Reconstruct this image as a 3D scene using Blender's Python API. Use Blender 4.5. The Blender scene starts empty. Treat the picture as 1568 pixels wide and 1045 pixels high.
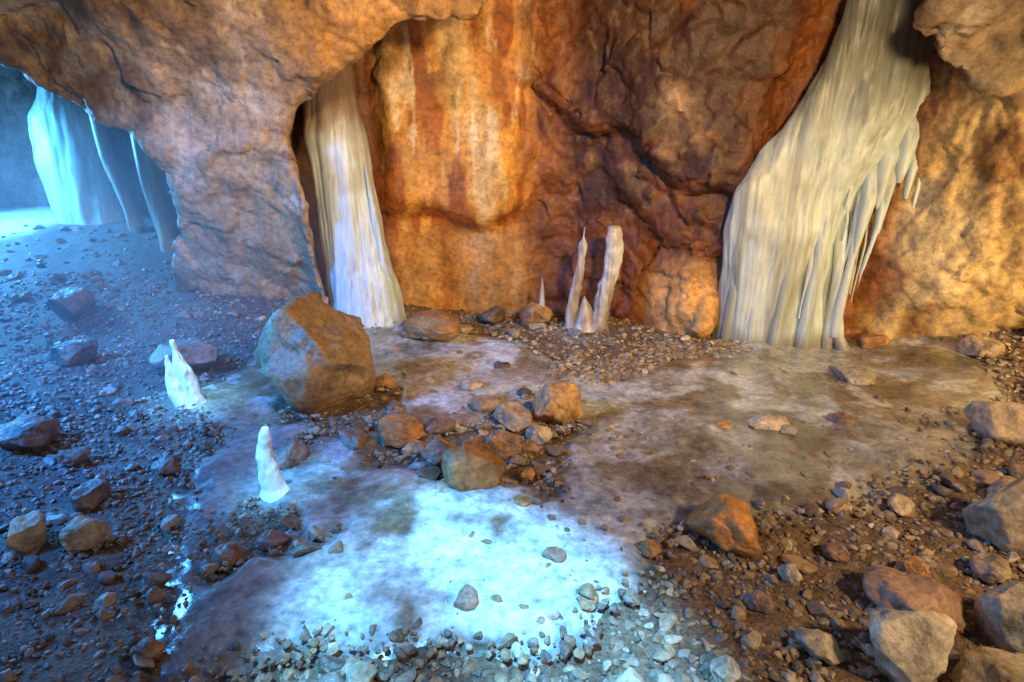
import bpy, math, numpy as np, bmesh
from mathutils import Vector, Matrix
scene=bpy.context.scene
scene.view_settings.view_transform='Standard'
try: scene.view_settings.look='None'
except Exception: pass
scene.view_settings.exposure=0

# ------------------------------------------------------------ helpers
TAB={}
def tab(seed):
    if seed not in TAB: TAB[seed]=np.random.default_rng(seed).random((64,64,64)).astype(np.float32)*2-1
    return TAB[seed]
def vnoise(p,scale,seed=1):
    T=tab(seed); q=np.asarray(p)/scale+31.37
    i=np.floor(q).astype(int); f=(q-i).astype(np.float32); f=f*f*(3-2*f); i&=63; j=(i+1)&63
    x0,y0,z0=i[...,0],i[...,1],i[...,2]; x1,y1,z1=j[...,0],j[...,1],j[...,2]
    fx,fy,fz=f[...,0],f[...,1],f[...,2]
    a=T[x0,y0,z0]*(1-fx)+T[x1,y0,z0]*fx; b=T[x0,y1,z0]*(1-fx)+T[x1,y1,z0]*fx
    c=T[x0,y0,z1]*(1-fx)+T[x1,y0,z1]*fx; d=T[x0,y1,z1]*(1-fx)+T[x1,y1,z1]*fx
    return (a*(1-fy)+b*fy)*(1-fz)+(c*(1-fy)+d*fy)*fz
def fbm(p,scale,oct=4,seed=1,gain=.5):
    s=0;a=1;n=0
    for o in range(oct):
        s=s+a*vnoise(p,scale/2**o,seed+o); n+=a; a*=gain
    return s/n
def gnoise(ax,ay,az,scale,seed):
    T=tab(seed)
    def prep(a):
        q=a/scale+31.37; i=np.floor(q).astype(int); f=q-i; f=f*f*(3-2*f); return i&63,(i+1)&63,f.astype(np.float32)
    i,j,f=prep(ax); A=T[i]*(1-f)[:,None,None]+T[j]*f[:,None,None]
    i,j,f=prep(ay); A=A[:,i]*(1-f)[None,:,None]+A[:,j]*f[None,:,None]
    i,j,f=prep(az); return A[:,:,i]*(1-f)+A[:,:,j]*f
def ss(x,a,b):
    t=np.clip((x-a)/(b-a),0,1); return t*t*(3-2*t)
def poly_sdf(px,py,poly):
    d=np.full(px.shape,1e9); inside=np.zeros(px.shape,bool); n=len(poly)
    for k in range(n):
        ax,ay=poly[k]; bx,by=poly[(k+1)%n]
        ex,ey=bx-ax,by-ay; wx,wy=px-ax,py-ay
        t=np.clip((wx*ex+wy*ey)/(ex*ex+ey*ey),0,1)
        d=np.minimum(d,(wx-t*ex)**2+(wy-t*ey)**2)
        c=((ay>py)!=(by>py))&(px<(bx-ax)*(py-ay)/((by-ay) if by!=ay else 1e-9)+ax)
        inside^=c
    return np.where(inside,1,-1)*np.sqrt(d)
def smax(a,b,k):
    h=np.clip(k-np.abs(a-b),0,None)/k
    return np.maximum(a,b)+h*h*k*.25
def make_mesh(name,v,faces,mat=None,col=None,smooth=True):
    me=bpy.data.meshes.new(name); v=np.asarray(v,np.float32); faces=np.asarray(faces,np.int32); k=faces.shape[1]
    me.vertices.add(len(v)); me.vertices.foreach_set('co',v.ravel())
    me.loops.add(faces.size); me.loops.foreach_set('vertex_index',faces.ravel())
    me.polygons.add(len(faces)); me.polygons.foreach_set('loop_start',np.arange(0,faces.size,k,dtype=np.int32))
    try: me.polygons.foreach_set('loop_total',np.full(len(faces),k,np.int32))
    except Exception: pass
    me.polygons.foreach_set('use_smooth',np.full(len(faces),smooth,bool))
    me.update(calc_edges=True)
    if col is not None:
        a=me.color_attributes.new('Col','FLOAT_COLOR','POINT')
        c=np.ones((len(v),4),np.float32); c[:,:3]=col; a.data.foreach_set('color',c.ravel())
    ob=bpy.data.objects.new(name,me); scene.collection.objects.link(ob)
    if mat: me.materials.append(mat)
    return ob
def grid_faces(nx,ny):
    i=np.arange(nx*ny).reshape(nx,ny)
    return np.stack([i[:-1,:-1],i[1:,:-1],i[1:,1:],i[:-1,1:]],-1).reshape(-1,4)
def c3(a): return np.array(a)[None,:]
def mixv(c,t,b): return c*(1-t[:,None])+c3(b)*t[:,None]

# ------------------------------------------------------------ materials (colour detail lives in the mesh attribute, the node noise adds the fine grain)
def new_mat(name):
    m=bpy.data.materials.new(name); m.use_nodes=True; nt=m.node_tree
    return m,nt,nt.nodes['Principled BSDF']
def mixc(nt,fac,a,b,mode='MIX'):
    m=nt.nodes.new('ShaderNodeMix'); m.data_type='RGBA'; m.blend_type=mode
    for idx,val in ((0,fac),(6,a),(7,b)):
        if isinstance(val,bpy.types.NodeSocket): nt.links.new(val,m.inputs[idx])
        elif idx==0: m.inputs[0].default_value=val
        else: m.inputs[idx].default_value=(*val,1)
    return m.outputs[2]
def ramp(nt,src,stops):
    r=nt.nodes.new('ShaderNodeValToRGB'); e=r.color_ramp.elements
    e[0].position=stops[0][0]; e[0].color=(*stops[0][1],1); e[1].position=stops[-1][0]; e[1].color=(*stops[-1][1],1)
    for p,c in stops[1:-1]:
        x=e.new(p); x.color=(*c,1)
    nt.links.new(src,r.inputs[0]); return r.outputs[0]
def mapping(nt,scale):
    tc=nt.nodes.new('ShaderNodeTexCoord'); mp=nt.nodes.new('ShaderNodeMapping'); mp.inputs['Scale'].default_value=scale
    nt.links.new(tc.outputs['Object'],mp.inputs[0]); return mp.outputs[0]
def noise_n(nt,vec,scale,detail=3,rough=.6):
    n=nt.nodes.new('ShaderNodeTexNoise'); n.inputs['Scale'].default_value=scale; n.inputs['Detail'].default_value=detail
    n.inputs['Roughness'].default_value=rough; nt.links.new(vec,n.inputs['Vector']); return n.outputs[0]
def bump(nt,h,strength,dist,prev=None):
    b=nt.nodes.new('ShaderNodeBump'); b.inputs['Strength'].default_value=strength; b.inputs['Distance'].default_value=dist
    nt.links.new(h,b.inputs['Height'])
    if prev is not None: nt.links.new(prev,b.inputs['Normal'])
    return b.outputs[0]
def surf(name,scale,detail,contrast,bs,bd,rough,zsc=1.0,rr=None,sss=0,spec=.5):
    m,nt,p=new_mat(name); a=nt.nodes.new('ShaderNodeAttribute'); a.attribute_name='Col'
    v=mapping(nt,(1,1,zsc)); n=noise_n(nt,v,scale,detail,.68)
    lo,hi=1-contrast,1+contrast*.8
    c=mixc(nt,1.0,a.outputs['Color'],ramp(nt,n,[(.30,(lo,lo*.97,lo*.94)),(.5,(1,1,1)),(.70,(hi,hi,hi))]),'MULTIPLY')
    nt.links.new(c,p.inputs['Base Color']); p.inputs['Specular IOR Level'].default_value=spec
    if rr: nt.links.new(ramp(nt,n,[(.35,(rr[0],)*3),(.65,(rr[1],)*3)]),p.inputs['Roughness'])
    else: p.inputs['Roughness'].default_value=rough
    if sss:
        p.inputs['Subsurface Weight'].default_value=sss; p.inputs['Subsurface Radius'].default_value=(.05,.06,.07)
    nt.links.new(bump(nt,n,bs,bd),p.inputs['Normal']); return m
M_wall=surf('cave_rock',16,4,.45,.6,.028,.55)
M_stone=surf('stone',22,3,.45,.8,.015,.5)
M_floor=surf('gravel_dirt',38,3,.6,1.0,.02,.7)
M_sheet=surf('floor_ice',20,5,.5,.35,.008,.3,rr=(.05,.30),spec=1.0)
M_ice=surf('column_ice',34,4,.24,.45,.008,.38,zsc=.06,spec=.5)
M_icew=surf('white_ice',24,3,.15,.4,.006,.15,zsc=.6,sss=.6)

# ------------------------------------------------------------ terrain definition
def G(x,y):
    L=ss(-x,.2,4.0)
    g=.72*L*ss(y,4.9,9)+.35*L*ss(y,8,11)+.45*ss(x,3.6,6.2)*ss(y,3,6)+.12*ss(-x,.2,2)*ss(y,5.5,7)*(1-ss(-x,3,5))
    g=g+.25*ss(-x,2.6,4.5)*(1-ss(y,4,6))
    p=np.stack([x,y,np.zeros_like(x)],-1)
    return g+.07*fbm(p,1.2,3,20)
LIP=[(-2.17,-1),(-2.17,.5),(-2.23,1.38),(-2.2,2.24),(-2.19,2.5),(-1.9,2.76),(-1.5,2.92),(-.85,3.0),(-.25,3.1),(.05,3.35),(.35,3.8),(2.6,3.8),(3.0,3.45),(3.16,2.95),(3.45,2.72),(3.95,2.52),(4.5,2.3),(7,1.9),(7,-1)]
PAS=[(-4.9,-1),(-4.2,.5),(-3.9,1.2),(-3.75,1.84),(-3.8,2.16),(-4.25,2.36),(-4.66,2.54),(-5.4,2.92),(-6.5,3.25),(-9,3.5),(-9,-1)]
OX,OY=-.14,-.23
HOLE1=[(-.92,3.08),(-.2,3.10),(.30,2.70),(.68,2.2),(.95,1.0),(-.02,1.0),(-.26,1.95),(-.62,2.46)]
HOLE2=[(-1.10,2.74),(-.88,2.62),(-.58,2.12),(-.32,1.0),(-.95,1.0),(-1.0,2.1)]
h=.06
ax=np.arange(-10.2,7,h,dtype=np.float32); ay=np.arange(-3.4,12.6,h,dtype=np.float32); az=np.arange(-.6,5.2,h,dtype=np.float32)
X2,Z2=np.meshgrid(ax,az,indexing='ij')
def Ff(x,z):
    left=ss(-x,1.8,2.6)
    F=6.05-1.0*ss(x,1.5,3.4)+left*(.42*np.clip(2-z,0,3))-.75*np.clip(z-2.55,0,9)*(1-.35*ss(-x,0,3))
    return F+ss(-x,3,5)*.35
def Df(x,z):
    D=np.interp(x,[-3,-2,-.8,.3,1.2,2.4,3.6,8],[6.9,7.1,7.35,7.35,7.1,6.55,6.12,6.0])
    D=D-(.3+.45*np.clip(z-.3,0,3))*np.clip(x-3.6,0,9)
    D=D-.26*ss(x,-1.65,-1.35)*(1-ss(x,-.15,.35))*ss(z-.12*np.sin(x*4),1.15,1.42)
    lz=2.77-(x-.12)*.56
    D=D-.34*ss(x,.0,.4)*(1-ss(x,2.2,2.8))*ss(z-lz-.1*np.sin(x*6),-.05,.08)
    D=D-.2*ss(x,.9,1.4)*(1-ss(x,2.6,3))*ss(z-lz-.12*np.sin(x*5+2),-.75,-.55)
    D=D-.62*np.exp(-(((x-2.05)/.40)**2+((z-.3)/.55)**2)*1.3)
    D=D-.12*np.clip(z-1.8,0,4)
    return D
F2=Ff(X2,Z2); D2=Df(X2,Z2)
L2=poly_sdf(X2,Z2,LIP); P2=poly_sdf(X2,Z2,PAS)
nA=gnoise(ax,ay,az,1.3,3)*.5+gnoise(ax,ay,az,.6,4)*.32+gnoise(ax,ay,az,.28,5)*.2
Y=ay[None,:,None]; Zr=az[None,None,:]; Xr=ax[:,None,None]
F3=F2[:,None,:]
back=np.clip(Y-F3-.05,0,2.0)
C=4.35-.25*ss(Xr,3,5)+0*Y
Vc=np.minimum(np.minimum(F3-Y,C-Zr),np.minimum(np.minimum(Xr+8.4,6.3-Xr),Y+2.8))
Va=np.minimum(np.minimum(L2[:,None,:]+.55*back,D2[:,None,:]-Y),4.7-Zr)
Vp=np.minimum(np.minimum(P2[:,None,:]+.7*back,10.6+.25*(-6-Xr)*.5-Y),np.minimum(3.6-Zr,Xr+9.9))
V=smax(smax(Vc,Va,.08),Vp,.08).astype(np.float32)
del Vc,Va,Vp
V+=.22*nA*(1-.75*ss(np.abs(V),.5,1.2))
for k in range(len(az)):            # unseen skylight shafts, outlined to shape the floor's sun patch, parallel to the sun
    if az[k]<3.3: continue
    xs=(ax[:,None]-OX*az[k])+0*ay[None,:]; ys=(ay[None,:]-OY*az[k])+0*ax[:,None]
    s=np.maximum(poly_sdf(xs,ys,HOLE1),poly_sdf(xs,ys,HOLE2))+.10*nA[:,:,k]
    for (cx,cy,r) in ((-2.68,4.45,.36),(-1.5,3.2,.30)):  # extra unseen holes, added so the sun brightens the two white stalagmites
        s=np.maximum(s,r-np.hypot(xs-cx,ys-cy))
    V[:,:,k]=np.maximum(V[:,:,k],s)
del nA
S=V>0
def cr(a,dx,dy,dz):
    nx,ny,nz=a.shape; return a[dx:nx-1+dx,dy:ny-1+dy,dz:nz-1+dz]
cnt=np.zeros(tuple(n-1 for n in V.shape),np.int8)
corners=[(i,j,k) for i in (0,1) for j in (0,1) for k in (0,1)]
for c in corners: cnt+=cr(S,*c)
act=np.argwhere((cnt>0)&(cnt<8)); idx=np.full(cnt.shape,-1,np.int32); idx[tuple(act.T)]=np.arange(len(act))
vals={c:V[act[:,0]+c[0],act[:,1]+c[1],act[:,2]+c[2]] for c in corners}
acc=np.zeros((len(act),3)); nn=np.zeros(len(act))
for a in corners:
    for d in range(3):
        if a[d]==0:
            b=list(a); b[d]=1; b=tuple(b); va,vb=vals[a],vals[b]; m=(va>0)!=(vb>0)
            t=va[m]/(va[m]-vb[m]); pos=np.tile(np.array(a,float),(m.sum(),1)); pos[:,d]+=t; acc[m]+=pos; nn[m]+=1
vert=(act+acc/nn[:,None])*h+np.array([ax[0],ay[0],az[0]])
quads=[]
for d in range(3):
    sl0=[slice(None)]*3; sl1=[slice(None)]*3; sl0[d]=slice(0,-1); sl1[d]=slice(1,None)
    ch=np.argwhere(S[tuple(sl0)]!=S[tuple(sl1)]); e1,e2=(d+1)%3,(d+2)%3
    ok=(ch[:,e1]>0)&(ch[:,e2]>0)&(ch[:,e1]<V.shape[e1]-1)&(ch[:,e2]<V.shape[e2]-1); ch=ch[ok]
    fl=S[tuple(ch.T)]
    def cell(o1,o2):
        c=ch.copy(); c[:,e1]-=o1; c[:,e2]-=o2; return idx[tuple(c.T)]
    q=np.stack([cell(1,1),cell(0,1),cell(0,0),cell(1,0)],-1)
    q[fl]=q[fl][:,::-1]; quads.append(q)
quads=np.concatenate(quads)[:, ::-1]
del V,S,cnt,idx
def subdivide(v,q):
    e=np.concatenate([q[:,[0,1]],q[:,[1,2]],q[:,[2,3]],q[:,[3,0]]]); e.sort(axis=1)
    key=e[:,0].astype(np.int64)*len(v)+e[:,1]; u,inv=np.unique(key,return_inverse=True); inv=inv.ravel()
    ea,eb=u//len(v),u%len(v); mid=(v[ea]+v[eb])/2; cen=v[q].mean(1); n=len(q); n0=len(v)
    m=[inv[i*n:(i+1)*n]+n0 for i in range(4)]; c=np.arange(n)+n0+len(u)
    nq=np.concatenate([np.stack([q[:,0],m[0],c,m[3]],-1),np.stack([m[0],q[:,1],m[1],c],-1),np.stack([c,m[1],q[:,2],m[2]],-1),np.stack([m[3],c,m[2],q[:,3]],-1)])
    return np.concatenate([v,mid,cen]),nq
def normals(vert,quads):
    fn=np.cross(vert[quads[:,2]]-vert[quads[:,0]],vert[quads[:,3]]-vert[quads[:,1]]); vn=np.zeros_like(vert)
    for k in range(4):
        for d in range(3): vn[:,d]+=np.bincount(quads[:,k],fn[:,d],len(vert))
    return vn/(np.linalg.norm(vn,axis=1)[:,None]+1e-9)
qc=vert[quads[:,0]]; nearq=(qc[:,1]>3.2)&(qc[:,2]<3.9)&(qc[:,0]<6)
VA,QA=subdivide(vert,quads[nearq]); VB,QB=vert,quads[~nearq]
def compact(v,q):
    u=np.unique(q); r=np.full(len(v),-1); r[u]=np.arange(len(u)); return v[u],r[q]
def facet(p,scale,seed,tilt=1.0):
    """planar fracture facets: every jittered cell gets its own tilted plane"""
    r=np.random.default_rng(seed); q=p/scale; b=np.floor(q).astype(int); best=np.full(len(p),1e9); out=np.zeros(len(p))
    J=r.random((32,32,32,3)); Nn=r.normal(size=(32,32,32,3)); H=r.random((32,32,32))-.5
    for i in (-1,0,1):
        for j in (-1,0,1):
            for k in (-1,0,1):
                c=b+np.array([i,j,k]); m=c&31; s=J[m[:,0],m[:,1],m[:,2]]; dv=q-(c+s); d=(dv**2).sum(1)
                o=(dv*Nn[m[:,0],m[:,1],m[:,2]]).sum(1)*.5*tilt+H[m[:,0],m[:,1],m[:,2]]; u=d<best; best[u]=d[u]; out[u]=o[u]
    return out
def dress(vert,quads,full=True):
    vn=normals(vert,quads); x,y,z=vert.T
    flow=ss(x,-1.8,-1.4)*(1-ss(x,0,.5))*(y>6.2); rwall=ss(x,3.4,4.0); lwall=ss(-x,1.6,2.2)
    wp=vert+.10*np.stack([fbm(vert,.35,3,48),fbm(vert,.35,3,49),fbm(vert,.35,3,50)],-1)
    ridge=1-2*np.abs(fbm(wp,.55,4,40)); r2=1-2*np.abs(fbm(wp*np.array([1,1,.6]),.26,3,41))
    amp=1-.85*flow
    d=(.035*fbm(vert,.2,4,30)+.03*(ridge-.6)*(1-.4*lwall)+.020*(r2-.6)*(1+1.5*rwall)*(1-.6*lwall))*amp
    if full: d=d+(.08*facet(wp,.62,5)+.04*facet(wp,.25,6))*amp*(1-.5*rwall)*(1-.45*lwall)
    d=d-.025*fbm(vert*np.array([1,1,.2]),.25,3,36)*flow
    vert=vert+vn*d[:,None]; x,y,z=vert.T
    big=fbm(vert,1.1,4,60); med=fbm(vert,.45,5,64); fine=fbm(vert,.16,4,74)
    strk=fbm(vert*np.array([1,1,.13]),.26,4,68); strf=fbm(vert*np.array([1,1,.10]),.10,3,78)
    behind=ss(y-Ff(x,z),.12,.35)
    col=np.tile(c3((.36,.25,.15)),(len(x),1))
    col=mixv(col,ss(big,.05,.35)*.7,(.36,.17,.055)); col=mixv(col,ss(-med,.0,.3)*.8,(.16,.095,.05)); col=mixv(col,ss(med,.18,.42)*.75,(.54,.44,.33))
    top=ss(z,2.5,3.0)*ss(x,-2.2,-1.6)*(1-ss(x,.0,.4)); col=mixv(col,top*.65,(.50,.23,.045))
    pil=ss(-x,2.1,2.6)*(1-ss(-x,4.2,4.8))*(1-ss(z,1.9,2.5)); col=mixv(col,pil*.45,(.36,.26,.15))
    cw=np.tile(c3((.26,.085,.018)),(len(x),1)); cw=mixv(cw,ss(-strk,.0,.25)*.8,(.12,.032,.009))
    pan=ss(x+.1*med,-1.70,-1.35)*(1-ss(x+.25*med,-.1,.45))
    pc=np.tile(c3((.54,.25,.05)),(len(x),1)); pc=mixv(pc,ss(strk,.04,.28)*.9,(.62,.41,.17)); pc=mixv(pc,ss(-strk,.0,.18)*.95,(.30,.085,.014)); pc=mixv(pc,ss(strf,.22,.42)*.8*ss(z,1.6,2.2),(.74,.58,.38))
    pc=mixv(pc,(1-ss(z+.1*med,1.0,1.25))*.6,(.36,.16,.036))
    cw=cw*(1-pan[:,None])+pc*pan[:,None]
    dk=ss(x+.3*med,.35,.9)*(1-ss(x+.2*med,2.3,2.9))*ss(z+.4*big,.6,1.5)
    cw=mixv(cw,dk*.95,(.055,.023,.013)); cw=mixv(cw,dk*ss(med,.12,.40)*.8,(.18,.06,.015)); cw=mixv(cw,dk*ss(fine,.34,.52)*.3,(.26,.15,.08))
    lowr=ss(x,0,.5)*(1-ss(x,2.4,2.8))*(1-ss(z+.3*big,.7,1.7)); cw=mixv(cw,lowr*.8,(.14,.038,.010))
    le=(1-ss(x,-1.85,-1.45)); cw=mixv(cw,le*.75,(.13,.05,.018))
    rw=ss(x+.15*med,3.75,4.15); rc=mixv(np.tile(c3((.50,.34,.14)),(len(x),1)),ss(-med,0,.3),(.28,.14,.045)); rc=mixv(rc,ss(big,.1,.4)*.5,(.52,.44,.30)); cw=cw*(1-rw[:,None])+rc*rw[:,None]
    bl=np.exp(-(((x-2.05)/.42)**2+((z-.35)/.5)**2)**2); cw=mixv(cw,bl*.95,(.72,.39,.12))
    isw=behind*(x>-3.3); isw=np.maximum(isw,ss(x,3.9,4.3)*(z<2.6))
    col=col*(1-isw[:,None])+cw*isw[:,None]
    col=mixv(col,(x<-3.4)*behind*.7,(.16,.11,.08)); col=mixv(col,(x<-7.6)*behind*.6,(.30,.27,.25))
    col=col*(1+.55*fine+.3*(ridge-.5))[:,None]  # crevice shade painted in: colour darkens where the ridge relief recedes
    return vert,np.clip(col,.008,.85)
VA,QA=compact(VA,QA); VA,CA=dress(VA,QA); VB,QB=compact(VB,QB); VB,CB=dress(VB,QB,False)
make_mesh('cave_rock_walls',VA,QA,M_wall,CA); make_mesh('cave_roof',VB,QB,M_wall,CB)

# ------------------------------------------------------------ floor
ICE=[(-2.6,5.7),(-2.95,4.6),(-2.25,3.5),(-1.95,2.5),(-1.45,1.5),(-1.0,1.6),(-.7,1.8),(-.1,1.85),(.35,1.9),(.75,2.15),(1.0,2.6),(1.75,2.75),(2.8,3.1),(3.8,3.9),(4.5,4.8),(4.9,6.3),(2.4,6.3),(2.1,5.9),(1.4,5.4),(.5,5.5),(-.2,6.5),(-1.3,6.6),(-1.9,6.2)]
DIRT=[(-1.35,4.3,.35),(-.1,3.65,.36),(.15,4.1,.26),(-1.35,2.75,.14),(-.75,3.55,.10)]
def ice_sdf(x,y):
    p=np.stack([x,y,0*x],-1); s=poly_sdf(x,y,ICE)+.26*fbm(p,.6,4,80)
    for a,b,r in DIRT: s=np.minimum(s,(np.hypot(x-a,y-b)-r)+.5*fbm(p,.35,3,85))
    return s
fx=np.arange(-11,7.2,.035); fy=np.arange(-3.6,12.6,.035)
FX,FY=np.meshgrid(fx,fy,indexing='ij'); P=np.stack([FX,FY,0*FX],-1)
FZ=G(FX,FY)+.022*fbm(P,.14,3,90)
fp=np.stack([FX,FY,FZ],-1).reshape(-1,3)
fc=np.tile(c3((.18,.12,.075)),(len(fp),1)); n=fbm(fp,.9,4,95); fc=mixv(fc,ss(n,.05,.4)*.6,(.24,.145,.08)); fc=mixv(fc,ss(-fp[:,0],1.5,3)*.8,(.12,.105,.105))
fc=fc*(1+.6*fbm(fp,.07,3,98))[:,None]
sn=ss(-fp[:,0],7.4,8.0)*ss(fp[:,1]+.4*n,8.4,9.2); fc=mixv(fc,sn,(.88,.9,.9))
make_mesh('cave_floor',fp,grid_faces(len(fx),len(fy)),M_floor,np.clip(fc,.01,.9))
ix=np.arange(-3.6,5.6,.022); iy=np.arange(1.1,7.2,.022)
IX,IY=np.meshgrid(ix,iy,indexing='ij'); sd=ice_sdf(IX,IY); P=np.stack([IX,IY,0*IX],-1)
IZ=G(IX,IY)+.075*np.clip(sd/.32,-1,.75)-.012+.045*fbm(P,.5,4,97)+.008*fbm(P,.1,2,99)
ip=np.stack([IX,IY,IZ],-1).reshape(-1,3); isd=sd.ravel()
fA=grid_faces(len(ix),len(iy)); fA=fA[(isd[fA].max(1)>-.25)]
ic=np.tile(c3((.25,.215,.15)),(len(ip),1)); n=fbm(ip*np.array([.7,1,1]),.8,5,101); n2=fbm(ip,.28,4,107); n3=fbm(ip,.09,4,113)
ic=mixv(ic,ss(n,.0,.3)*.85,(.42,.42,.38)); ic=mixv(ic,ss(-n,.0,.3)*.85,(.12,.10,.055)); ic=mixv(ic,ss(n2,.12,.4)*.7,(.54,.55,.54)); ic=mixv(ic,ss(-n2,.12,.4)*.7,(.12,.09,.05))
x_,y_=ip[:,0],ip[:,1]
bl=np.exp(-(((x_+.1)/1.15)**2+((y_-2.3)/.95)**2)**2); ic=mixv(ic,bl*.85*ss(n2,-.5,.05),(.68,.76,.82))  # pale blue painted into the ice to brighten the sun patch
bl=np.exp(-(((x_+.95)/1.0)**2+((y_-3.9)/.7)**2)**2)*ss(n2+.5*n,-.02,.10); ic=mixv(ic,bl*.9,(.60,.72,.82))
bl=np.exp(-(((x_+.2)/.6)**2+((y_-5.7)/.6)**2)**2)*ss(n2,-.1,.12); ic=mixv(ic,bl*.8,(.58,.66,.72))
bl=np.exp(-(((x_-1.6)/1.2)**2+((y_-4.5)/.7)**2)**2)*ss(n2+n,-.1,.15); ic=mixv(ic,bl*.6,(.46,.50,.51))
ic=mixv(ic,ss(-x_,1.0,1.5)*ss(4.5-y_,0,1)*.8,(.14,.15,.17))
ic=mixv(ic,(1-ss(isd+.12*n2,-.02,.22))*.7,(.15,.11,.075))
ic=ic*(1+.6*n3)[:,None]
VI,QI=compact(ip,fA); u=np.unique(fA)
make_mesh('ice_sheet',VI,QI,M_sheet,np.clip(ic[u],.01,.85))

# ------------------------------------------------------------ stones
def ico(sub):
    bm=bmesh.new(); bmesh.ops.create_icosphere(bm,subdivisions=sub,radius=1); bm.verts.ensure_lookup_table()
    v=np.array([w.co[:] for w in bm.verts]); f=np.array([[w.index for w in fc_.verts] for fc_ in bm.faces]); bm.free(); return v,f
ICO={s:ico(s) for s in (2,3,5)}
def rock_shape(sub,seed,planes=11,noise=.06,lo=.55,hi=.85):
    r=np.random.default_rng(seed); v,f=ICO[sub]; v=v.copy()
    for _ in range(planes):
        nrm=r.normal(size=3); nrm/=np.linalg.norm(nrm); d=r.uniform(lo,hi)
        v-=np.clip(v@nrm-d,0,None)[:,None]*nrm
    u=v/np.linalg.norm(v,axis=1)[:,None]
    if noise: v+=u*(noise*fbm(v+seed*3.1,.7,4 if sub>3 else 2,110))[:,None]
    v/=np.abs(v).max(0); return v,f
PAL=[(.36,.25,.15),(.42,.31,.19),(.28,.19,.12),(.44,.34,.23),(.32,.26,.20),(.21,.16,.125),(.40,.27,.14),(.52,.43,.31),(.26,.22,.18)]
def scatter(name,n,reg,smin,smax,seed,sub=2,icep=.05,powr=2.4,accept=None):
    r=np.random.default_rng(seed); temps=[rock_shape(sub,seed*50+i,8,.05 if sub==3 else 0,.42,.8) for i in range(20)]
    xx=r.uniform(reg[0],reg[1],n); yy=r.uniform(reg[2],reg[3],n)
    sd=ice_sdf(xx,yy); keep=r.random(n)<np.maximum(1-ss(sd,-.10,.34),icep*(1+4*ss(xx,1,3)*ss(4.5-yy,0,1)))
    if accept is not None: keep&=accept(xx,yy,r)
    keep&=(np.abs(xx)<yy*1.05+1.2)
    xx,yy,sd=xx[keep],yy[keep],sd[keep]; gz=G(xx,yy)+np.where(sd>0,.035,0); n=len(xx)
    VV=[];FF=[];CC=[];off=0
    for i in range(n):
        v,f=temps[r.integers(20)]; s=smin+(smax-smin)*r.random()**powr*(.72 if xx[i]<-1.2 else 1)
        sc=np.array([r.uniform(.8,1.3),r.uniform(.65,1.0),r.uniform(.45,.8)])*s
        a=r.uniform(0,6.28); ca,sa=math.cos(a),math.sin(a); t=r.uniform(-.6,.6); ct,st=math.cos(t),math.sin(t)
        R=np.array([[ca,-sa,0],[sa,ca,0],[0,0,1]])@np.array([[1,0,0],[0,ct,-st],[0,st,ct]]); w=(v*sc)@R.T
        w=w+np.array([xx[i],yy[i],gz[i]+s*r.uniform(0,.35)])
        c=np.array(PAL[r.integers(len(PAL))])*r.uniform(.55,1.15)
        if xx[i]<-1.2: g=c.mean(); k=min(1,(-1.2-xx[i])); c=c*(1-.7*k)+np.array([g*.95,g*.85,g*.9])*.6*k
        VV.append(w);FF.append(f+off);CC.append(np.tile(c,(len(v),1)));off+=len(v)
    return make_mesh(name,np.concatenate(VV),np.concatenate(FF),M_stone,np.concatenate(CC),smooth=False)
scatter('gravel',21000,(-4.6,4.8,1.0,4.2),.009,.034,1,sub=2)
scatter('gravel',16000,(-8,6.3,3.8,7.6),.012,.042,2,sub=2,icep=.02)
scatter('rubble',1400,(-5,5,1.0,4.0),.025,.078,3,sub=3,icep=.03,powr=2.8)
scatter('rubble',1400,(-8.5,6.3,3.8,9.5),.03,.11,4,sub=3,icep=.012,powr=3.2)
bank=lambda a,b,r:r.random(len(a))<ss(.42-np.abs(b-(5.25+.42*a)+.35-.1*np.sin(a*5)),0,.25)*ss(a,.2,.8)*(1-ss(a,2.3,2.8))
scatter('gravel',7000,(.2,2.9,4.8,6.8),.013,.045,5,sub=2,icep=1.0,accept=bank)
scatter('gravel',2600,(-1.3,1.2,1.2,2.4),.008,.032,6,sub=2,icep=1.0,accept=lambda a,b,r:r.random(len(a))<ss(1.98-b,0,.3)+.03)

def boulder(name,x,y,w,h_,c,seed,d=None,rot=0,sink=.14,planes=12):
    v,f=rock_shape(5,seed,planes,.13,.6,.9); d=d or w*.85
    v=v*np.array([w/2,d/2,h_/2]); ca,sa=math.cos(rot),math.sin(rot); v=v@np.array([[ca,-sa,0],[sa,ca,0],[0,0,1]]).T
    u=v/(np.linalg.norm(v,axis=1)[:,None]+1e-9); v=v+u*(.06*w*fbm(v+seed,.3*w,4,130)+.03*w*facet(v+seed,.28*w,seed))[:,None]
    cc=np.tile(c3(c),(len(v),1)); nz=fbm(v+seed*1.7,w*.35,4,140); cc=cc*(1+.9*nz[:,None])
    g=float(G(np.array([x]),np.array([y]))[0])
    ob=make_mesh(name,v,f,M_stone,np.clip(cc,.02,.9)); ob.location=(x,y,g+h_/2-h_*sink); return ob
OR=(.42,.21,.08); TA=(.46,.33,.20); RD=(.27,.16,.11); PU=(.20,.14,.125); PA=(.54,.45,.32); GY=(.38,.31,.21); DK=(.12,.08,.055)
boulder('boulder',-1.64,4.6,.98,1.04,(.34,.215,.11),14,d=.95,rot=.5,planes=22,sink=.16)
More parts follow.
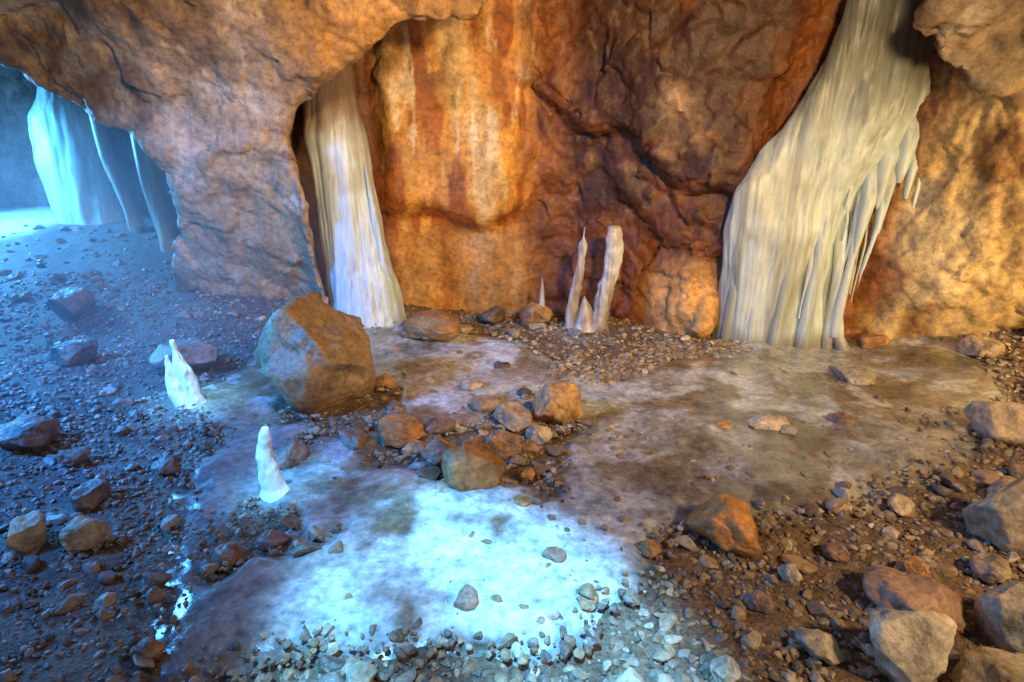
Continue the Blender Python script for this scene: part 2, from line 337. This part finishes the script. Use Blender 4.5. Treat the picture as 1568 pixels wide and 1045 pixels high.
for i,(x_,y_,w_,h_,c_) in enumerate([(-3.1,5.15,.68,.38,PU),(-.92,6.2,.85,.34,(.30,.16,.07)),(-1.15,4.75,.24,.16,OR),(.36,4.2,.50,.38,(.42,.24,.10)),(.02,4.02,.36,.24,TA),
 (-.24,3.22,.44,.34,(.38,.19,.07)),(-.83,3.85,.5,.17,OR),(-.50,3.45,.26,.24,(.36,.23,.13)),(-1.55,3.5,.27,.2,PU),(1.16,2.65,.42,.27,(.48,.21,.06)),(.72,2.5,.14,.1,OR),(-1.47,2.45,.2,.1,RD),
 (-1.30,2.6,.17,.09,PU),(-.21,2.15,.15,.12,RD),(1.4,2.35,.12,.1,PA),(1.62,1.82,.36,.34,PA),(1.85,2.12,.42,.2,(.33,.20,.12)),(2.72,2.65,.44,.42,GY),(2.2,1.95,.36,.34,GY),(3.55,3.75,.48,.36,TA),
 (1.95,1.62,.5,.2,GY),(5.4,5.6,.7,.55,DK),(1.95,3.95,.36,.15,(.55,.42,.28)),(3.2,4.95,.5,.14,GY),(2.55,4.0,.2,.14,RD),(1.6,3.9,.16,.1,OR),(-5.2,6.5,.58,.34,PU),(-3.4,3.55,.42,.24,PU),
 (-2.62,2.6,.22,.2,TA),(-2.3,2.6,.22,.2,TA),(-2.55,3.0,.24,.16,PU),(-2.3,3.35,.20,.12,PU),(-2.95,3.4,.2,.14,PU),(-2.8,2.4,.22,.2,TA),(-1.5,1.85,.12,.1,RD),(-.45,2.85,.1,.05,RD),
 (.22,2.45,.14,.09,RD),(.35,2.15,.12,.08,OR),(.05,2.95,.14,.07,OR),(.1,3.25,.13,.1,OR),(-1.15,3.75,.3,.12,(.26,.18,.13)),(-.55,3.9,.26,.14,RD),(-.3,3.6,.22,.14,OR),(.2,3.8,.22,.16,TA),
 (-.2,4.3,.3,.18,(.34,.22,.13)),(-4.2,5.2,.5,.28,PU),(-2.2,6.2,.45,.3,(.26,.17,.1)),(.3,6.9,.5,.3,OR),(-.25,7,.45,.25,DK),(3.9,5.9,.4,.2,OR),(4.6,5.3,.4,.25,TA),(2.3,2.9,.16,.12,TA),(1.7,2.5,.15,.1,RD),(2.0,2.35,.16,.14,OR),(2.4,2.35,.2,.14,TA),(1.3,1.9,.2,.12,GY),(.45,1.7,.16,.1,PA),(-.6,1.72,.16,.1,GY),
 (-.05,3.55,.26,.2,OR),(-.42,3.1,.16,.1,TA),(.12,3.6,.16,.1,RD),(-.68,3.6,.22,.1,TA),(-.95,4.25,.2,.12,RD),(-.35,4.75,.22,.12,TA),(.1,4.6,.16,.1,DK),(-.1,5.3,.18,.1,DK),(.75,3.6,.12,.07,GY),(3.0,2.9,.3,.2,TA),(3.3,3.2,.22,.16,OR),(2.7,2.1,.3,.2,TA),(1.95,2.9,.14,.1,TA),(.85,1.75,.14,.1,PA),(1.15,2.15,.13,.09,RD)]):
    boulder('rock',x_,y_,w_,h_,c_,200+i,rot=i*1.3)

# ------------------------------------------------------------ ice formations
def loft(rings,seg=64,flute=.08,fs=.10,wob=.03,seed=1,dz=.025,ws=.4,wz=.6):
    """rings (z,cx,cy,rx,ry); flutes are vertical in world space"""
    rings=sorted(rings); z=np.array([r[0] for r in rings]); nz=max(24,int((z[-1]-z[0])/dz))
    zz=np.linspace(z[0],z[-1],nz); cx,cy,rx,ry=[np.interp(zz,z,[r[k] for r in rings]) for k in (1,2,3,4)]
    ker=np.ones(5)/5
    if nz>40:
        for arr in (cx,cy,rx,ry): arr[2:-2]=np.convolve(arr,ker,'valid')
    th=np.linspace(0,2*np.pi,seg,endpoint=False); TH,ZZ=np.meshgrid(th,zz)
    Xv=cx[:,None]+rx[:,None]*np.cos(TH); Yv=cy[:,None]+ry[:,None]*np.sin(TH)
    q=np.stack([Xv,Yv,ZZ*.06],-1); q2=np.stack([Xv,Yv,ZZ*wz],-1)
    n=fbm(q,fs,4,seed+200); d=flute*n*1.4+wob*fbm(q2,ws,3,seed+300)
    Xv=Xv+np.cos(TH)*d; Yv=Yv+np.sin(TH)*d
    v=np.stack([Xv,Yv,ZZ],-1).reshape(-1,3); i=np.arange(nz*seg).reshape(nz,seg); j=np.roll(i,-1,1)
    f=np.stack([i[:-1],j[:-1],j[1:],i[1:]],-1).reshape(-1,4)
    t=len(v); v=np.vstack([v,[[cx[-1],cy[-1],zz[-1]+.2*rx[-1]]]])
    return v,f,np.stack([i[-1],j[-1],np.full(seg,t)],-1)
def ice_obj(name,parts,mat,colf):
    V=[];Fq=[];Ft=[];o=0
    for v,f,t in parts: V.append(v);Fq.append(f+o);Ft.append(t+o);o+=len(v)
    V=np.concatenate(V);Fq=np.concatenate(Fq);Ft=np.concatenate(Ft)
    T=np.concatenate([Fq[:,[0,1,2]],Fq[:,[0,2,3]],Ft])
    return make_mesh(name,V,T,mat,np.clip(colf(V),.01,.92))
def icecol(a,b,dirt,top=None,tz=(9,10),base=None,bz=.3):
    def f(v):
        s=fbm(v*np.array([1,1,.05]),.16,5,400,.7); n=fbm(v,.5,4,404)
        c=np.tile(c3(b),(len(v),1)); c=mixv(c,ss(-s,-.05,.3)*.85,a); c=mixv(c,ss(n,.05,.4)*.6,dirt)
        if top is not None: c=mixv(c,ss(v[:,2]+.25*n+.2*s,*tz)*.92,top)
        if base is not None: c=mixv(c,1-ss(v[:,2]+.15*n,0,bz),base)
        return c
    return f
ice_obj('ice_column',[loft([(.0,-1.72,6.62,.46,.40),(.3,-1.76,6.65,.41,.34),(.8,-1.82,6.68,.37,.3),(1.5,-1.90,6.7,.35,.28),(2.2,-1.97,6.72,.34,.26),(2.6,-2.0,6.75,.30,.2),(3.1,-1.98,6.8,.24,.14),(3.4,-1.95,6.85,.2,.1)],200,.035,.16,.05,1),
  loft([(.05,-1.38,6.55,.12,.1),(.5,-1.45,6.55,.07,.06),(1.3,-1.55,6.55,.04,.04),(1.9,-1.62,6.56,.015,.02)],24,.01,.1,.03,2)],M_ice,
  icecol((.38,.44,.43),(.60,.72,.78),(.44,.42,.36),(.20,.11,.055),(2.0,2.6)))
cur=[(-.1,3.02,6.2,.74,.38),(.3,3.0,6.2,.68,.32),(.7,2.93,6.18,.64,.30),(1.3,2.92,6.12,.65,.29),(1.65,2.98,6.1,.69,.28),(1.95,3.14,6.05,.66,.28),(2.25,3.30,6.0,.66,.27),(2.7,3.46,5.9,.60,.25),(3.1,3.46,5.8,.50,.22),(3.6,3.46,5.7,.45,.2)]
parts=[loft(cur,480,.05,.20,.08,5)]
rr=np.random.default_rng(77)
ici=[(3.85,2.6,3.80,1.75,.11,5.80),(3.98,2.6,3.96,1.95,.07,5.78),(3.70,2.5,3.66,1.5,.10,5.84),(3.6,2.2,3.53,.9,.08,5.85),(3.55,1.9,3.47,.15,.055,5.86),(4.02,2.4,3.99,1.5,.04,5.80),(3.78,2.0,3.60,.7,.035,5.8),(3.92,2.3,3.88,1.6,.05,5.77),(3.75,2.2,3.72,1.25,.05,5.82),
    (3.42,1.6,3.42,.0,.07,5.9),(2.7,1.6,2.6,.0,.06,5.95),(2.95,1.9,2.85,.0,.07,5.88),(3.2,2.1,3.15,.0,.08,5.86),(2.45,1.2,2.38,.0,.06,6.05)]
for _ in range(26):      # thin drips of varied length on the face and right fringe
    zt=rr.uniform(1.4,2.2); xx=rr.uniform(2.6+.45*max(0,zt-1.3),3.62+.25*(zt-1.4)/.8); ln=rr.uniform(.3,1.3); ici.append((xx,zt,xx-rr.uniform(0,.08),max(.35,zt-ln),rr.uniform(.015,.03),5.88-.03*rr.random()+.10*abs(xx-3.2)))
for k,(x0,z0,x1,z1,r,yy) in enumerate(ici):
    e=z1>.3
    parts.append(loft([(z1,x1,yy,.006 if e else r,.006 if e else r),(z1+.12*(z0-z1),x1,yy,r*.35 if e else r*.9,r*.35 if e else r*.9),((z0+z1)/2,(x0+x1)/2,yy,r*.8,r*.7),(z0,x0,yy+.10,r*1.1,r*.8),(z0+.25,x0,yy+.30,r*.5,r*.4)],28,.008,.1,.03,20+k,dz=.04))
parts.append(loft([(-.05,3.62,5.82,.10,.08),(.15,3.52,5.86,.05,.05),(.6,3.46,5.9,.03,.03)],20,.01,.1,.02,50))
ice_obj('ice_curtain',parts,M_ice,icecol((.27,.30,.26),(.54,.62,.60),(.37,.37,.30),(.17,.17,.13),(2.0,2.8),(.26,.24,.18),.25))
sc=icecol((.24,.17,.12),(.56,.56,.54),(.34,.26,.20))
ice_obj('ice_stalagmite',[loft([(-.1,1.0,6.55,.17,.15),(.15,1.03,6.56,.11,.10),(.5,1.10,6.57,.08,.075),(.85,1.17,6.58,.10,.09),(1.1,1.19,6.58,.105,.09),(1.2,1.18,6.58,.085,.08),(1.24,1.17,6.58,.06,.05)],48,.022,.08,.05,7,ws=.15,wz=1),
  loft([(-.1,.74,6.62,.12,.11),(.3,.72,6.62,.06,.055),(.7,.80,6.63,.048,.045),(1.0,.83,6.64,.035,.03),(1.22,.84,6.64,.016,.016)],28,.015,.08,.05,8,ws=.15,wz=1),
  loft([(-.1,.88,6.55,.2,.16),(.15,.88,6.56,.11,.09),(.32,.87,6.57,.06,.05),(.42,.86,6.57,.02,.02)],28,.015,.08,.05,9)],M_ice,sc)
ice_obj('ice_stalagmite',[loft([(-.1,.36,6.85,.07,.07),(.3,.37,6.85,.04,.04),(.6,.37,6.85,.01,.01)],20,.01,.08,.03,10)],M_ice,sc)
pc_=icecol((.34,.5,.50),(.60,.70,.68),(.40,.48,.44),(.2,.22,.2),(2.3,2.9))
ice_obj('ice_column',[loft([(.6,-7.15,10.0,.72,.5),(1.1,-7.2,10.0,.60,.45),(1.8,-7.3,10.0,.58,.42),(2.3,-7.35,10.0,.57,.4),(2.65,-7.33,10.0,.50,.38),(2.9,-7.3,10.0,.34,.3),(3.4,-7.25,10,.25,.25)],130,.03,.16,.05,12)],M_ice,pc_)
ice_obj('ice_column',[loft([(.4,-4.98,8.45,.20,.2),(.9,-5.05,8.45,.15,.15),(1.6,-5.15,8.45,.14,.13),(2.3,-5.2,8.45,.13,.12),(2.9,-5.2,8.45,.12,.12)],48,.015,.1,.03,13)],M_ice,icecol((.3,.3,.24),(.5,.5,.42),(.35,.3,.2)))
ice_obj('ice_column',[loft([(.6,-6.0,9.3,.12,.12),(1.2,-6.1,9.3,.09,.09),(2.0,-6.3,9.3,.10,.1),(2.8,-6.35,9.3,.1,.1)],40,.015,.1,.03,14)],M_ice,icecol((.2,.16,.12),(.4,.34,.28),(.3,.2,.15)))
wc=icecol((.78,.84,.86),(.9,.91,.91),(.84,.87,.88))
ice_obj('ice_stalagmite',[loft([(-.03,-2.64,4.37,.11,.10),(.04,-2.66,4.38,.08,.07),(.2,-2.69,4.4,.07,.065),(.33,-2.72,4.4,.06,.05),(.45,-2.745,4.4,.038,.034),(.53,-2.76,4.4,.025,.022),(.58,-2.765,4.4,.012,.011)],48,.018,.05,.03,15,dz=.012,ws=.14,wz=.8),
  loft([(.0,-2.72,4.35,.07,.07),(.15,-2.78,4.35,.055,.05),(.27,-2.80,4.36,.048,.04),(.38,-2.81,4.36,.030,.026),(.46,-2.81,4.36,.014,.012)],36,.015,.05,.025,16,dz=.012,ws=.12,wz=.8)],M_icew,wc)
ice_obj('ice_stalagmite',[loft([(-.02,-1.48,3.1,.095,.09),(.03,-1.49,3.11,.070,.065),(.15,-1.51,3.12,.055,.05),(.24,-1.53,3.13,.052,.045),(.31,-1.525,3.13,.033,.03),(.35,-1.515,3.13,.028,.025),(.40,-1.51,3.13,.015,.014),(.43,-1.505,3.13,.006,.006)],48,.012,.05,.018,17,dz=.012,ws=.10,wz=.8)],M_icew,wc)

# ------------------------------------------------------------ cold mist drifting in from the passage (real scattering volume)
bm=bmesh.new(); bmesh.ops.create_icosphere(bm,subdivisions=4,radius=1)
for q in bm.verts: q.co=Vector((-5.2+q.co.x*3.9,6.6+q.co.y*3.8,.9+q.co.z*1.7))
me=bpy.data.meshes.new('mist'); bm.to_mesh(me); bm.free(); mo=bpy.data.objects.new('mist',me); scene.collection.objects.link(mo)
mm=bpy.data.materials.new('mist'); mm.use_nodes=True; nt=mm.node_tree; nt.nodes.clear()
vs=nt.nodes.new('ShaderNodeVolumeScatter'); vs.inputs['Density'].default_value=.055; vs.inputs['Color'].default_value=(.7,.9,1,1); o_=nt.nodes.new('ShaderNodeOutputMaterial'); nt.links.new(vs.outputs[0],o_.inputs['Volume']); me.materials.append(mm)

# ------------------------------------------------------------ lights
def area(name,loc,tgt,pw,size,colr,spread=180):
    l=bpy.data.lights.new(name,'AREA'); l.energy=pw; l.size=size; l.color=colr; l.spread=math.radians(spread); o=bpy.data.objects.new(name,l); scene.collection.objects.link(o)
    o.location=loc; o.rotation_euler=(Vector(tgt)-Vector(loc)).to_track_quat('-Z','Y').to_euler(); return o
W=(1.0,.68,.34)
area('cave_lamp',(1.8,1.4,3.3),(.2,7.2,2.0),104,.5,W,95)
area('cave_lamp',(5.2,3.0,1.3),(4.6,6.2,.9),66,.3,(1,.68,.30),140)
area('cave_lamp',(-1.0,2.2,3.5),(-3.2,6.6,2.6),25,.5,W,80)
area('cave_lamp',(3.6,.2,3.0),(2.3,3.2,0),60,.4,(1,.68,.36),110)
area('daylight_area',(-9.3,8.6,2.6),(-6,7.2,.6),780,1.0,(.08,.42,1.0))
area('daylight_area',(-5.6,2.6,3.3),(-2.7,4.8,0),170,.8,(.04,.30,1.0),85)  # added blue fill for the left foreground, no opening modelled here
s=bpy.data.lights.new('sun','SUN'); s.energy=12; s.angle=math.radians(5.0); s.color=(.14,.52,1.0)
so=bpy.data.objects.new('sun',s); scene.collection.objects.link(so); dirv=Vector((-OX,-OY,-1)); so.rotation_euler=dirv.to_track_quat('-Z','Y').to_euler(); so.location=(-1,-1,8)
w=bpy.data.worlds.new('World'); scene.world=w; w.use_nodes=True; nt=w.node_tree
sky=nt.nodes.new('ShaderNodeTexSky'); sky.sky_type='NISHITA'; sky.sun_disc=False; sky.sun_elevation=math.radians(74.9); sky.sun_rotation=math.atan2(OX,OY)
nt.links.new(sky.outputs[0],nt.nodes['Background'].inputs[0]); nt.nodes['Background'].inputs[1].default_value=.10

# ------------------------------------------------------------ camera
cam=bpy.data.cameras.new('camera'); cam.lens=20; cam.sensor_width=36; cam.clip_end=200
co=bpy.data.objects.new('camera',cam); scene.collection.objects.link(co); co.location=(0,0,2.0); co.rotation_euler=(math.radians(72),0,0); scene.camera=co
